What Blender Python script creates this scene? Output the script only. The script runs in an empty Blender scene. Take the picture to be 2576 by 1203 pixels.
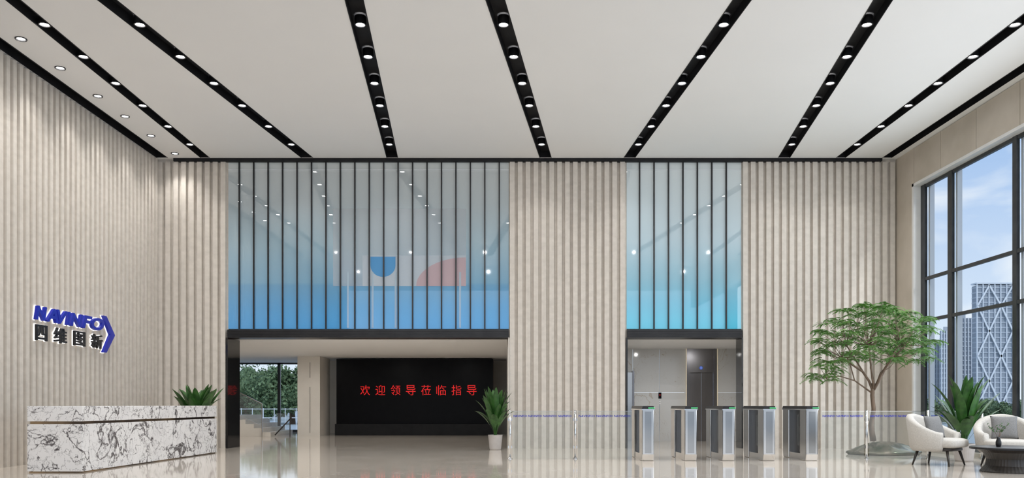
import bpy, bmesh, math, random
from mathutils import Vector, Matrix
random.seed(7)
C = bpy.context.scene.collection
F = 2100.0; CX = 1288.0; HY = 1018.0; EYE = 1.03
WX0, WX1, BY, CZ = -8.35, 9.04, 19.63, 6.80
PI = math.pi
ORD = ['nearest the back wall','second from the back wall','third from the back wall','fourth from the back wall','fifth from the back wall','farthest from the back wall']

# ---------------------------------------------------------------- materials
def new_mat(name):
    m = bpy.data.materials.new(name); m.use_nodes = True
    nt = m.node_tree; b = nt.nodes['Principled BSDF']
    return m, nt, b
def mat(name, col, rough=0.5, metal=0.0, col2=None, scale=4.0, stretch=(1,1,1), emit=None, es=0.0, bump=0.0, coat=0.0, detail=4, lo=.35, hi=.65, spec=.5):
    m, nt, b = new_mat(name)
    b.inputs['Base Color'].default_value = (*col, 1)
    b.inputs['Roughness'].default_value = rough
    b.inputs['Metallic'].default_value = metal
    b.inputs['Coat Weight'].default_value = coat
    b.inputs['Specular IOR Level'].default_value = spec
    tc = nt.nodes.new('ShaderNodeTexCoord'); mp = nt.nodes.new('ShaderNodeMapping')
    mp.inputs['Scale'].default_value = stretch
    nz = nt.nodes.new('ShaderNodeTexNoise'); nz.inputs['Scale'].default_value = scale; nz.inputs['Detail'].default_value = detail
    nt.links.new(tc.outputs['Object'], mp.inputs[0]); nt.links.new(mp.outputs[0], nz.inputs['Vector'])
    cr = nt.nodes.new('ShaderNodeValToRGB')
    c2 = col2 if col2 else tuple(min(1, c*0.9) for c in col)
    cr.color_ramp.elements[0].position = lo; cr.color_ramp.elements[0].color = (*col, 1)
    cr.color_ramp.elements[1].position = hi; cr.color_ramp.elements[1].color = (*c2, 1)
    nt.links.new(nz.outputs['Fac'], cr.inputs[0]); nt.links.new(cr.outputs[0], b.inputs['Base Color'])
    if bump:
        bp = nt.nodes.new('ShaderNodeBump'); bp.inputs['Strength'].default_value = bump; bp.inputs['Distance'].default_value = .01
        nt.links.new(nz.outputs['Fac'], bp.inputs['Height']); nt.links.new(bp.outputs[0], b.inputs['Normal'])
    if emit:
        b.inputs['Emission Color'].default_value = (*emit, 1); b.inputs['Emission Strength'].default_value = es
    return m
def glass_mat(name, tint=(.95,.98,.98), refl=.1, rough=.0, haze=0.0):
    m, nt, b = new_mat(name)
    out = nt.nodes['Material Output']
    tr = nt.nodes.new('ShaderNodeBsdfTransparent'); tr.inputs[0].default_value = (*tint, 1)
    gl = nt.nodes.new('ShaderNodeBsdfGlossy'); gl.inputs['Roughness'].default_value = rough
    fr = nt.nodes.new('ShaderNodeLayerWeight'); fr.inputs[0].default_value = refl
    mx = nt.nodes.new('ShaderNodeMixShader')
    nt.links.new(fr.outputs['Fresnel'], mx.inputs[0]); nt.links.new(tr.outputs[0], mx.inputs[1]); nt.links.new(gl.outputs[0], mx.inputs[2])
    last = mx
    if haze:
        df = nt.nodes.new('ShaderNodeBsdfDiffuse'); df.inputs[0].default_value = (.9,.93,.94,1)
        m2 = nt.nodes.new('ShaderNodeMixShader'); m2.inputs[0].default_value = haze
        nt.links.new(mx.outputs[0], m2.inputs[1]); nt.links.new(df.outputs[0], m2.inputs[2]); last = m2
    nt.links.new(last.outputs[0], out.inputs[0])
    return m
def gradient_glass(name, stops, z0, z1, refl=.16):
    m, nt, b = new_mat(name); out = nt.nodes['Material Output']
    tc = nt.nodes.new('ShaderNodeTexCoord'); sp = nt.nodes.new('ShaderNodeSeparateXYZ')
    mr = nt.nodes.new('ShaderNodeMapRange'); mr.inputs[1].default_value = z0; mr.inputs[2].default_value = z1
    cr = nt.nodes.new('ShaderNodeValToRGB'); el = cr.color_ramp.elements
    while len(el) > 1: el.remove(el[-1])
    el[0].position = stops[0][0]; el[0].color = (*stops[0][1], 1)
    for p, c in stops[1:]:
        e = el.new(p); e.color = (*c, 1)
    nt.links.new(tc.outputs['Object'], sp.inputs[0]); nt.links.new(sp.outputs[2], mr.inputs[0]); nt.links.new(mr.outputs[0], cr.inputs[0])
    nt.links.new(cr.outputs[0], b.inputs['Base Color'])
    nt.links.new(cr.outputs[0], b.inputs['Emission Color']); b.inputs['Emission Strength'].default_value = .15  # slight glow added to the pane to strengthen its colour
    b.inputs['Roughness'].default_value = .6; b.inputs['Specular IOR Level'].default_value = .1
    gl = nt.nodes.new('ShaderNodeBsdfGlossy'); gl.inputs['Roughness'].default_value = .015
    mx = nt.nodes.new('ShaderNodeMixShader'); mx.inputs[0].default_value = refl
    nt.links.new(b.outputs[0], mx.inputs[1]); nt.links.new(gl.outputs[0], mx.inputs[2]); nt.links.new(mx.outputs[0], out.inputs[0])
    return m
def tinted_sheet_mat(name, col, alpha):
    m, nt, b = new_mat(name); b.inputs['Base Color'].default_value = (*col, 1); b.inputs['Roughness'].default_value = .6
    b.inputs['Alpha'].default_value = alpha
    return m
def marble(name, base, vein, layers, rough=.12, cloud=(.7,.7,.72), camt=.5):
    m, nt, b = new_mat(name); L = nt.links.new
    tc = nt.nodes.new('ShaderNodeTexCoord'); mp = nt.nodes.new('ShaderNodeMapping'); mp.inputs['Rotation'].default_value = (.5,.7,.4)
    L(tc.outputs['Object'], mp.inputs[0]); last = None
    def math_(op, a, bb=None):
        n = nt.nodes.new('ShaderNodeMath'); n.operation = op
        for i, v in enumerate((a, bb)):
            if v is None: continue
            if isinstance(v, (int, float)): n.inputs[i].default_value = v
            else: L(v, n.inputs[i])
        return n.outputs[0]
    for k, (sc, wdt, st, ds) in enumerate(layers):
        nz = nt.nodes.new('ShaderNodeTexNoise'); nz.noise_dimensions = '4D'; nz.inputs['W'].default_value = 3.1*k; nz.inputs['Scale'].default_value = sc
        nz.inputs['Detail'].default_value = 5; nz.inputs['Roughness'].default_value = .55; nz.inputs['Distortion'].default_value = ds
        L(mp.outputs[0], nz.inputs['Vector'])
        d = math_('ABSOLUTE', math_('SUBTRACT', nz.outputs['Fac'], .5))
        mk = nt.nodes.new('ShaderNodeTexNoise'); mk.noise_dimensions = '4D'; mk.inputs['W'].default_value = 7+k; mk.inputs['Scale'].default_value = sc*1.3; L(mp.outputs[0], mk.inputs['Vector'])
        mr = nt.nodes.new('ShaderNodeMapRange'); mr.inputs[1].default_value = .35; mr.inputs[2].default_value = .65; mr.inputs[3].default_value = wdt*.25; mr.inputs[4].default_value = wdt*1.9; L(mk.outputs['Fac'], mr.inputs[0])
        v = math_('SUBTRACT', 1.0, math_('DIVIDE', d, mr.outputs[0])); vm = math_('MAXIMUM', v, 0.0); vm = math_('MULTIPLY', math_('POWER', vm, .7), st)
        last = vm if last is None else math_('MAXIMUM', last, vm)
    n1 = nt.nodes.new('ShaderNodeTexNoise'); n1.inputs['Scale'].default_value = layers[0][0]*1.2; n1.inputs['Detail'].default_value = 6; L(mp.outputs[0], n1.inputs['Vector'])
    r1 = nt.nodes.new('ShaderNodeValToRGB'); r1.color_ramp.elements[0].position = .45; r1.color_ramp.elements[1].position = .75; r1.color_ramp.elements[1].color = (camt,camt,camt,1); L(n1.outputs['Fac'], r1.inputs[0])
    cl = nt.nodes.new('ShaderNodeMixRGB'); cl.inputs[1].default_value = (*base, 1); cl.inputs[2].default_value = (*cloud, 1); L(r1.outputs[0], cl.inputs[0])
    fx = nt.nodes.new('ShaderNodeMixRGB'); fx.inputs[2].default_value = (*vein, 1); L(last, fx.inputs[0]); L(cl.outputs[0], fx.inputs[1])
    L(fx.outputs[0], b.inputs['Base Color']); b.inputs['Roughness'].default_value = rough
    return m
M = {}
M['stone'] = mat('fluted_stone', (.67,.62,.56), .65, col2=(.58,.535,.48), scale=6, stretch=(1,1,1.6), detail=12, lo=.3, hi=.7)
M['stone_plain'] = mat('smooth_stone', (.62,.555,.475), .5, col2=(.54,.48,.40), scale=1.5, detail=10)
M['stone_light'] = mat('pale_stone', (.74,.70,.64), .45, col2=(.69,.65,.59), scale=2)
M['plaster'] = mat('ceiling_paint', (.83,.83,.825), .7, col2=(.82,.82,.815), scale=1)
M['black'] = mat('black_metal', (.012,.012,.014), .35, .3, col2=(.02,.02,.022))
M['black_matte'] = mat('black_matte', (.010,.010,.012), .6, col2=(.016,.016,.018), spec=.2)
M['dark_glass'] = mat('dark_mirror', (.03,.03,.032), .04, .5, col2=(.035,.035,.035))
M['frame'] = mat('window_frame_metal', (.03,.033,.038), .4, .3, col2=(.05,.055,.06))
M['steel'] = mat('brushed_steel', (.70,.69,.68), .14, 1, col2=(.64,.63,.62), scale=2)
M['steel_dark'] = mat('dark_steel', (.46,.455,.45), .12, 1, col2=(.42,.415,.41), scale=2)
M['chrome'] = mat('chrome', (.78,.78,.78), .08, 1, col2=(.74,.74,.74), scale=2)
M['bronze'] = mat('dark_bronze', (.26,.255,.265), .24, .9, col2=(.20,.195,.205), scale=2, stretch=(1,1,.3))
M['brass'] = mat('brass', (.50,.38,.25), .2, 1, col2=(.12,.10,.09), scale=.7, stretch=(1,1,1), lo=.42, hi=.58)
M['lens'] = mat('lamp_lens', (1,1,1), .3, emit=(1,.98,.95), es=40)
M['warm_line'] = mat('warm_light_line', (.8,.7,.55), .4, emit=(1,.85,.6), es=.2)
M['white'] = mat('white_gloss', (.85,.85,.84), .3, col2=(.8,.8,.8))
M['marble'] = marble('white_black_marble', (.88,.87,.87), (.04,.03,.035), [(1.7,.016,1.0,.8),(3.6,.011,.9,.6),(7.5,.009,.5,.5)], .12, (.68,.67,.69), .5)
M['marble_gold'] = marble('grey_gold_marble', (.60,.60,.59), (.40,.33,.25), [(.45,.005,.7,1.4),(1.1,.003,.4,1)], .08, (.50,.50,.49), .6)
M['glass'] = glass_mat('clear_glass', (.98,.99,.99), .05)
M['barrier'] = glass_mat('barrier_glass', (.93,.95,.95), .07, 0, .05)
M['green'] = mat('green_led', (.1,1,.3), .4, emit=(.1,1,.25), es=1.2)
M['red'] = mat('red_led', (.7,.01,.01), .4, emit=(1,.004,.005), es=.42)
M['blue_led'] = mat('blue_led', (.05,.12,.6), .4, emit=(.1,.25,1), es=.35)
M['screen'] = mat('screen_black', (.005,.005,.006), .3, col2=(.006,.006,.007), spec=.08)
M['ledge'] = mat('screen_ledge', (.012,.012,.013), .4, col2=(.016,.016,.017), spec=.12)
M['letter_blue'] = mat('letter_blue', (.01,.02,.35), .3, col2=(.012,.025,.42))
M['letter_black'] = mat('letter_black', (.01,.01,.012), .35, col2=(.015,.015,.017))
M['halo'] = mat('sign_halo_glow', (1,1,1), .4, emit=(1,.98,.95), es=1.2)  # glowing outline put in for the light halo around the sign letters
M['fabric'] = mat('cream_boucle', (.54,.515,.48), .9, col2=(.46,.44,.405), scale=60, bump=.3)
M['pillow'] = mat('grey_pillow', (.20,.20,.20), .9, col2=(.15,.15,.15), scale=80, bump=.3)
M['wood_dark'] = mat('dark_wood', (.02,.017,.015), .4, col2=(.03,.024,.02), scale=6)
M['pot'] = mat('pot_ceramic', (.50,.47,.45), .6, col2=(.44,.41,.39), scale=6)
M['soil'] = mat('soil', (.04,.028,.02), .95, col2=(.06,.04,.03), scale=40)
M['moss_rock'] = mat('mossy_reflective_rock', (.20,.17,.13), .22, .55, col2=(.06,.075,.04), scale=5, bump=.8, detail=8)
M['leaf'] = mat('banana_leaf', (.018,.070,.014), .4, col2=(.045,.14,.025), scale=9)
M['leaf2'] = mat('fern_leaf', (.05,.15,.022), .6, col2=(.12,.28,.05), scale=5)
M['leaf3'] = mat('outdoor_leaf', (.07,.12,.05), .8, col2=(.18,.26,.13), scale=2.5)
M['bark'] = mat('bark', (.20,.14,.10), .85, col2=(.12,.085,.06), scale=12, stretch=(1,1,.3), bump=.4)
M['grass'] = mat('ground_outside', (.40,.44,.46), .8, col2=(.34,.39,.40), scale=.05)
M['tower_glass'] = mat('tower_facade', (.25,.29,.34), .5, col2=(.31,.35,.40), scale=.05)
M['tower_white'] = mat('tower_white', (.74,.77,.80), .6, col2=(.68,.72,.76), scale=.2)
M['tower_grey'] = mat('tower_grey', (.46,.50,.55), .6, col2=(.40,.44,.49), scale=.2)

def floor_mat():
    m, nt, b = new_mat('polished_cream_tiles'); L = nt.links.new
    tc = nt.nodes.new('ShaderNodeTexCoord')
    br = nt.nodes.new('ShaderNodeTexBrick'); br.offset = 0; br.inputs['Scale'].default_value = 1
    br.inputs['Mortar Size'].default_value = .004; br.inputs['Brick Width'].default_value = 1.2; br.inputs['Row Height'].default_value = 1.2
    br.inputs['Color1'].default_value = (1,1,1,1); br.inputs['Color2'].default_value = (.97,.97,.97,1); br.inputs['Mortar'].default_value = (.75,.73,.7,1)
    L(tc.outputs['Object'], br.inputs['Vector'])
    nz = nt.nodes.new('ShaderNodeTexNoise'); nz.inputs['Scale'].default_value = 1.3; nz.inputs['Detail'].default_value = 9; nz.inputs['Distortion'].default_value = 1.2
    L(tc.outputs['Object'], nz.inputs['Vector'])
    cr = nt.nodes.new('ShaderNodeValToRGB'); cr.color_ramp.elements[0].position = .3; cr.color_ramp.elements[0].color = (.70,.64,.57,1)
    cr.color_ramp.elements[1].position = .7; cr.color_ramp.elements[1].color = (.58,.52,.45,1); L(nz.outputs['Fac'], cr.inputs[0])
    mx = nt.nodes.new('ShaderNodeMixRGB'); mx.blend_type = 'MULTIPLY'; mx.inputs[0].default_value = 1
    L(cr.outputs[0], mx.inputs[1]); L(br.outputs['Color'], mx.inputs[2]); L(mx.outputs[0], b.inputs['Base Color'])
    b.inputs['Roughness'].default_value = .06; b.inputs['IOR'].default_value = 1.6
    return m
M['floor'] = floor_mat()

# ---------------------------------------------------------------- mesh helpers
def NB(): return bmesh.new()
def box(bm, x0,x1,y0,y1,z0,z1):
    vs = [bm.verts.new(p) for p in ((x0,y0,z0),(x1,y0,z0),(x1,y1,z0),(x0,y1,z0),(x0,y0,z1),(x1,y0,z1),(x1,y1,z1),(x0,y1,z1))]
    for f in ((0,3,2,1),(4,5,6,7),(0,1,5,4),(1,2,6,5),(2,3,7,6),(3,0,4,7)): bm.faces.new([vs[i] for i in f])
def poly(bm, pts): return bm.faces.new([bm.verts.new(p) for p in pts])
def prism(bm, pts, d):
    a = [bm.verts.new(p) for p in pts]; b = [bm.verts.new(Vector(p)+Vector(d)) for p in pts]
    n = len(a); bm.faces.new(a); bm.faces.new(b[::-1])
    for i in range(n): bm.faces.new((a[i], b[i], b[(i+1)%n], a[(i+1)%n]))
def bar(bm, p, q, w, t=None):
    p = Vector(p); q = Vector(q); t = t or w; d = (q-p).normalized()
    u = d.cross(Vector((0,1,0)));  u = u.normalized() if u.length > .01 else Vector((1,0,0)); v = d.cross(u).normalized()
    prism(bm, [p+u*w/2+v*t/2, p-u*w/2+v*t/2, p-u*w/2-v*t/2, p+u*w/2-v*t/2], q-p)
def lathe(bm, prof, n=32, c=(0,0,0), cap=True, wob=0, wn=0):
    rings = []
    for r, z in prof:
        rings.append([bm.verts.new((c[0]+(r*(1+wob*(1 if (k%2 if wn else 0) else 0)))*math.cos(2*PI*k/n), c[1]+(r*(1+wob*(1 if (k%2 if wn else 0) else 0)))*math.sin(2*PI*k/n), c[2]+z)) for k in range(n)])
    for a, b in zip(rings, rings[1:]):
        for k in range(n): bm.faces.new((a[k], a[(k+1)%n], b[(k+1)%n], b[k]))
    if cap: bm.faces.new(rings[0][::-1]); bm.faces.new(rings[-1])
def tube(bm, pts, rad, n=8):
    rings = []; pts = [Vector(p) for p in pts]
    for i, p in enumerate(pts):
        d = (pts[min(i+1, len(pts)-1)] - pts[max(i-1, 0)]).normalized()
        u = d.cross(Vector((.3,1,.1))).normalized(); v = d.cross(u)
        r = rad[i] if isinstance(rad, (list, tuple)) else rad
        rings.append([bm.verts.new(p + (u*math.cos(2*PI*k/n)+v*math.sin(2*PI*k/n))*r) for k in range(n)])
    for a, b in zip(rings, rings[1:]):
        for k in range(n): bm.faces.new((a[k], a[(k+1)%n], b[(k+1)%n], b[k]))
    bm.faces.new(rings[0][::-1]); bm.faces.new(rings[-1])
def sgp(v, e): return math.copysign(abs(v)**e, v)
def rbox(bm, c, s, e=.35, nu=28, nv=16, mtx=None):
    grid = []
    for j in range(nv+1):
        ph = -PI/2 + PI*j/nv; row = []
        for i in range(nu):
            th = 2*PI*i/nu
            p = Vector((s[0]/2*sgp(math.cos(ph),e)*sgp(math.cos(th),e), s[1]/2*sgp(math.cos(ph),e)*sgp(math.sin(th),e), s[2]/2*sgp(math.sin(ph),e)))
            if mtx: p = mtx @ p
            row.append(bm.verts.new(p+Vector(c)))
        grid.append(row)
    for a, b in zip(grid, grid[1:]):
        for i in range(nu): bm.faces.new((a[i], a[(i+1)%nu], b[(i+1)%nu], b[i]))
def obj(name, bm, m, parent=None, smooth=False, recalc=True, bevel=0):
    if isinstance(bm, bmesh.types.BMesh):
        if recalc:
            bmesh.ops.remove_doubles(bm, verts=bm.verts, dist=1e-6)
            bmesh.ops.recalc_face_normals(bm, faces=bm.faces)
        me = bpy.data.meshes.new(name); bm.to_mesh(me); bm.free()
    else: me = bm
    if smooth:
        for p in me.polygons: p.use_smooth = True
    me.materials.clear(); me.materials.append(m)
    o = bpy.data.objects.new(name, me); C.objects.link(o)
    if parent: o.parent = parent
    if bevel:
        b = o.modifiers.new('b', 'BEVEL'); b.width = bevel; b.segments = 2; b.limit_method = 'ANGLE'
    return o
def tag(o, label, cat, group=None):
    o['label'] = label; o['category'] = cat
    if group: o['group'] = group
    return o
def thing(name, label, cat, loc=(0,0,0), rz=0, group=None):
    o = bpy.data.objects.new(name, None); C.objects.link(o); o.location = loc; o.rotation_euler = (0,0,rz); o.empty_display_size = .1
    return tag(o, label, cat, group)
def struct(name, bm, m, **k):
    o = obj(name, bm, m, **k); o['kind'] = 'structure'; return o
def dup(root, loc, label, rz=None):
    r = root.copy(); C.objects.link(r); r.location = loc; r['label'] = label
    if rz is not None: r.rotation_euler = (0,0,rz)
    for ch in list(root.children):
        c = ch.copy(); C.objects.link(c); c.parent = r
        for g in list(ch.children):
            d = g.copy(); C.objects.link(d); d.parent = c
    return r
def text_mesh(body, w, h, extrude=.0, shear=0.0, grow=0.0, ox=0.0):
    cu = bpy.data.curves.new('t', 'FONT'); cu.body = body; cu.size = 1; cu.extrude = 0; cu.shear = shear; cu.resolution_u = 4
    o = bpy.data.objects.new('t', cu); C.objects.link(o)
    bpy.context.view_layer.update()
    me = bpy.data.meshes.new_from_object(o.evaluated_get(bpy.context.evaluated_depsgraph_get()))
    bpy.data.objects.remove(o); bpy.data.curves.remove(cu)
    if not me.vertices: return me
    xs = [v.co.x for v in me.vertices]; ys = [v.co.y for v in me.vertices]
    x0, x1, y0, y1 = min(xs), max(xs), min(ys), max(ys)
    w -= 2*grow*(1 if ox == 0 else 0); h -= 2*grow*(1 if ox == 0 else 0)
    sy = h/max(1e-6, y1-y0); sx = w/max(1e-6, x1-x0)
    for v in me.vertices: v.co = ((v.co.x-(x0+x1)/2)*sx, (v.co.y-(y0+y1)/2)*sy, 0)
    bm = NB()
    if grow:
        for k in range(12):
            a = 2*PI*k/12; n0 = len(bm.verts); bm.from_mesh(me); bm.verts.ensure_lookup_table()
            for v in bm.verts[n0:]: v.co.x += grow*math.cos(a); v.co.y += grow*math.sin(a); v.co.z -= .00006*k
    else: bm.from_mesh(me)
    if extrude:
        r = bmesh.ops.extrude_face_region(bm, geom=bm.faces[:])
        bmesh.ops.translate(bm, verts=[g for g in r['geom'] if isinstance(g, bmesh.types.BMVert)], vec=(0,0,extrude))
        bmesh.ops.recalc_face_normals(bm, faces=bm.faces)
    bm.to_mesh(me); bm.free()
    return me
def px(x, Y): return (x-CX)*Y/F
def pz(y, Y): return EYE + (HY-y)*Y/F

# ---------------------------------------------------------------- setting
bm = NB(); box(bm, -12, 9.3, -3, 32.2, -.12, 0); struct('floor', bm, M['floor'])
bm = NB(); box(bm, -700, 1500, -200, 2500, -.6, -.14); struct('ground', bm, M['grass'])

YA, YB = 7.0, 19.5
def lin(x0, y0, x1, y1):
    k = (x1-x0)/(y1-y0); return x0+k*(YA-y0), x0+k*(YB-y0)
lines = [(-8.17,11.9,-8.17,19.54,.25), (-7.11,11.9,-7.17,19.54,.21), (-5.77,11.9,-4.78,19.54,.27), (-2.25,11.9,-2.80,19.54,.26), (-.238,11.9,.79,19.54,.27),
         (3.28,11.9,2.74,19.54,.26), (5.29,11.9,6.36,19.54,.27), (7.66,12.49,7.68,19.54,.21), (8.76,11.9,8.76,19.54,.21)]
bm = NB(); prevA, prevB = WX0-.3, WX0-.3
slots = []
for (a,b_,c,d,w) in lines:
    xa, xb = lin(a,b_,c,d); slots.append((xa,xb,w))
    poly(bm, [(prevA,YA,CZ),(xa-w/2,YA,CZ),(xb-w/2,YB,CZ),(prevB,YB,CZ)]); prevA, prevB = xa+w/2, xb+w/2
poly(bm, [(prevA,YA,CZ),(WX1+.3,YA,CZ),(WX1+.3,YB,CZ),(prevB,YB,CZ)])
poly(bm, [(WX0-.3,YB,CZ),(WX1+.3,YB,CZ),(WX1+.3,20.1,CZ),(WX0-.3,20.1,CZ)])
poly(bm, [(WX0-.3,-3,CZ),(WX1+.3,-3,CZ),(WX1+.3,YA,CZ),(WX0-.3,YA,CZ)])
struct('ceiling', bm, M['plaster'], recalc=False)
for i, (xa,xb,w) in enumerate(slots):
    bm = NB(); h = w/2; zt = CZ+.16
    A = [(xa-h,YA),(xa+h,YA),(xb+h,YB),(xb-h,YB)]
    poly(bm, [(x,y,zt) for x,y in A])
    for k in range(4):
        p, q = A[k], A[(k+1)%4]; poly(bm, [(*p,CZ),(*q,CZ),(*q,zt),(*p,zt)])
    for s in (-1,1):
        prism(bm, [(xa+s*h-.006,YA,CZ-.006),(xa+s*h+.006,YA,CZ-.006),(xa+s*h+.006,YA,CZ+.01),(xa+s*h-.006,YA,CZ+.01)], (xb-xa,YB-YA,0))
    struct('trim_%d'%(i+1), bm, M['black_matte'])
bm = NB(); box(bm, px(440,BY), px(2215,BY), BY-.10, BY+.02, CZ-.07, CZ+.005); struct('trim_10', bm, M['black_matte'])  # black strip stands in for the shadow gap at the wall top

PER = .185; RD = .085
def flutes_x(bm, x0, x1, y, z0, z1):
    n = max(1, round((x1-x0)/PER)); p = (x1-x0)/n
    for i in range(n):
        a = x0+i*p+.02; b = a+p*.66
        prism(bm, [(a,y+.002,z0),(b,y+.002,z0),(b-.006,y-RD,z0),(a+.006,y-RD,z0)], (0,0,z1-z0))
OX = (-6.68, -.075, 2.70, 5.40)
HB, HT = 2.60, 2.81
bm = NB()
for a, b in ((WX0-.4, OX[0]), (OX[1], OX[2]), (OX[3], WX1+.4)):
    box(bm, a, b, BY+.05, BY+.43, 0, CZ)
for a, b in ((WX0, OX[0]), (OX[1], OX[2]), (OX[3], WX1)):
    flutes_x(bm, a, b, BY+.05, 0, CZ-.07)
for a, b in ((OX[0], OX[1]), (OX[2], OX[3])):
    box(bm, a, b, BY+.10, BY+.43, HB+.05, CZ)
struct('wall_back', bm, M['stone'])
bm = NB(); box(bm, WX0-.4, WX0-.0, -3, BY+.43, 0, CZ)
n = 122
for i in range(n):
    a = BY-.02-(i+1)*PER; b = a+PER*.58
    prism(bm, [(WX0-.002,a,0),(WX0-.002,b,0),(WX0+.06,b-.006,0),(WX0+.06,a+.006,0)], (0,0,CZ-.03))
struct('wall_left', bm, M['stone'])
WY1, WZ0, WZ1 = 18.78, .08, 5.95
bm = NB()
box(bm, WX1, WX1+.3, WY1, BY+.43, 0, CZ)
box(bm, WX1, WX1+.3, -3, WY1, 0, WZ0)
box(bm, WX1+.012, WX1+.3, -3, WY1-.001, WZ1, CZ)
ys = [18.77, 17.60, 16.25, 14.85, 13.55, 12.25, 10.95, 9.65, 8.35, 7.05, 5.75, 4.45]
for a, b in zip(ys, ys[1:]): box(bm, WX1-.004, WX1+.011, b+.008, a-.008, WZ1+.002, CZ-.01)
struct('wall_right', bm, M['stone_plain'])
bm = NB(); box(bm, WX1-.012, WX1+.16, WY1-.01, WY1+.07, WZ0, WZ1+.05); box(bm, WX1-.012, WX1+.16, 3, WY1+.07, WZ1-.01, WZ1+.05)
struct('trim_11', bm, M['white'])
w = bpy.data.objects.new('window_1', None); C.objects.link(w); w['kind'] = 'structure'
XF = WX1+.16
bm = NB()
box(bm, XF, XF+.06, 3, WY1, WZ1-.08, WZ1); box(bm, XF, XF+.06, 3, WY1, WZ0, WZ0+.10)
for yy, t in ((18.68,.18),(17.53,.17),(15.27,.13),(13.0,.13),(10.75,.13),(8.5,.13),(6.3,.13),(4.1,.13)): box(bm, XF-.01, XF+.05, yy-t/2, yy+t/2, WZ0, WZ1)
for zz in (3.83, 2.90): box(bm, XF-.005, XF+.05, 3, WY1, zz-.035, zz+.035)
obj('window_frame', bm, M['frame'], w)
bm = NB()
for yy in (18.56, 17.42, 15.18): box(bm, XF+.06, XF+.16, yy-.07, yy+.0, WZ0, WZ1)
obj('window_fin', bm, M['tower_grey'], w)
bm = NB(); box(bm, XF+.025, XF+.035, 3, WY1, WZ0, WZ1); obj('window_glass', bm, M['glass'], w)

# ---------------------------------------------------------------- gradient glass curtain walls over the openings
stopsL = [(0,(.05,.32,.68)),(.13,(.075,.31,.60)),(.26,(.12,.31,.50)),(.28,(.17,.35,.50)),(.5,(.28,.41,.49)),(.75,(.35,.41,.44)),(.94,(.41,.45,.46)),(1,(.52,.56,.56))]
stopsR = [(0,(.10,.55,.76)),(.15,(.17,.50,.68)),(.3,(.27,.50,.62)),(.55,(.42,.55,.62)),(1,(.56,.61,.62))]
GY = BY+.03
def curtain(x0, x1, stops, mx, name, label):
    t = thing('glass_screen_wall', label, 'glass wall', ((x0+x1)/2, GY, HT))
    ox, oz = (x0+x1)/2, HT
    def off(bm):
        bmesh.ops.translate(bm, verts=bm.verts, vec=(-ox, -GY, -oz)); return bm
    bm = NB(); box(bm, x0, x1, GY, GY+.02, HT, CZ-.07); off(bm)
    obj('glass_pane', bm, gradient_glass(name, stops, 0, CZ-.07-HT), t)
    for X in mx:
        bm = NB(); box(bm, X-.015, X+.015, GY-.05, GY-.001, HT, CZ-.07); off(bm); obj('mullion', bm, M['black'], t)
    bm = NB(); box(bm, x0, x1, GY-.012, GY-.001, CZ-.25, CZ-.235); off(bm); obj('top_rail', bm, M['tower_white'], t)
    return t, off
mx = [px(602+36.33*i, BY) for i in range(19)]
t, off = curtain(OX[0], OX[1], stopsL, mx, 'blue_gradient_glass', 'wide wall of tall grey to blue glass panes above the black screen opening')
def gx(x): return px(x, GY)
def gz(y): return pz(y, GY)
def reflection_sheet(name, pts, m, d):  # room reflection painted as tinted sheets on the pane: panel, poster and its shapes
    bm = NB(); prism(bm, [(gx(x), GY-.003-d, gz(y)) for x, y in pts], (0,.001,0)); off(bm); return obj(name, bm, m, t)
reflection_sheet('reflection_backdrop', [(838,525),(1173,525),(1173,720),(838,720)], tinted_sheet_mat('reflection_white', (.62,.66,.70), .25), .0)
reflection_sheet('reflection_poster', [(912,643),(1172,643),(1172,720),(912,720)], tinted_sheet_mat('reflection_white2', (.62,.70,.78), .5), .002)
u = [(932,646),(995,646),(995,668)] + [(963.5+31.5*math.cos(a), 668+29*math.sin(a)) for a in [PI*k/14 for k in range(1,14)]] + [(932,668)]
reflection_sheet('reflection_shield', u, tinted_sheet_mat('reflection_blue', (.10,.36,.70), .7), .004)
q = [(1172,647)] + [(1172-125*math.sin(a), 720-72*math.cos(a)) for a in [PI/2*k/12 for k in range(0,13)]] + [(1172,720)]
reflection_sheet('reflection_quarter_disc', q, tinted_sheet_mat('reflection_red', (.66,.50,.54), .5), .004)
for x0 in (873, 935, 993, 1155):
    bm = NB(); box(bm, gx(x0), gx(x0+5), GY-.010, GY-.008, gz(825), gz(685)); off(bm); obj('pale_strip', bm, tinted_sheet_mat('film_strip', (.6,.75,.86), .35), t)
mx = [px(1609+36.33*i, BY) for i in range(7)]
curtain(OX[2], OX[3], stopsR, mx, 'cyan_gradient_glass', 'narrow wall of tall grey to cyan glass panes above the lift lobby opening')

for i, (a, b) in enumerate(((OX[0], OX[1]), (OX[2], OX[3]))):
    bm = NB(); box(bm, a, b, BY-.05, BY+.5, HB, HT-.02)
    for k in range(3): box(bm, a, b, BY-.065, BY-.05, HB+.04+k*.05, HB+.06+k*.05)
    struct('trim_%d'%(12+i), bm, M['black'])
bm = NB(); box(bm, OX[0]-.03, OX[0]+.012, BY-.05, 20.45, 0, HB); struct('trim_14', bm, M['dark_glass'])
bm = NB(); box(bm, OX[1]-.012, OX[1]+.02, BY-.05, 20.0, 0, HB); struct('trim_15', bm, M['stone_light'])
bm = NB(); box(bm, OX[2]-.02, OX[2]+.012, BY-.05, 20.08, 0, HB); box(bm, OX[3]-.012, OX[3]+.02, BY-.05, 20.08, 0, HB); struct('trim_16', bm, M['dark_glass'])

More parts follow.
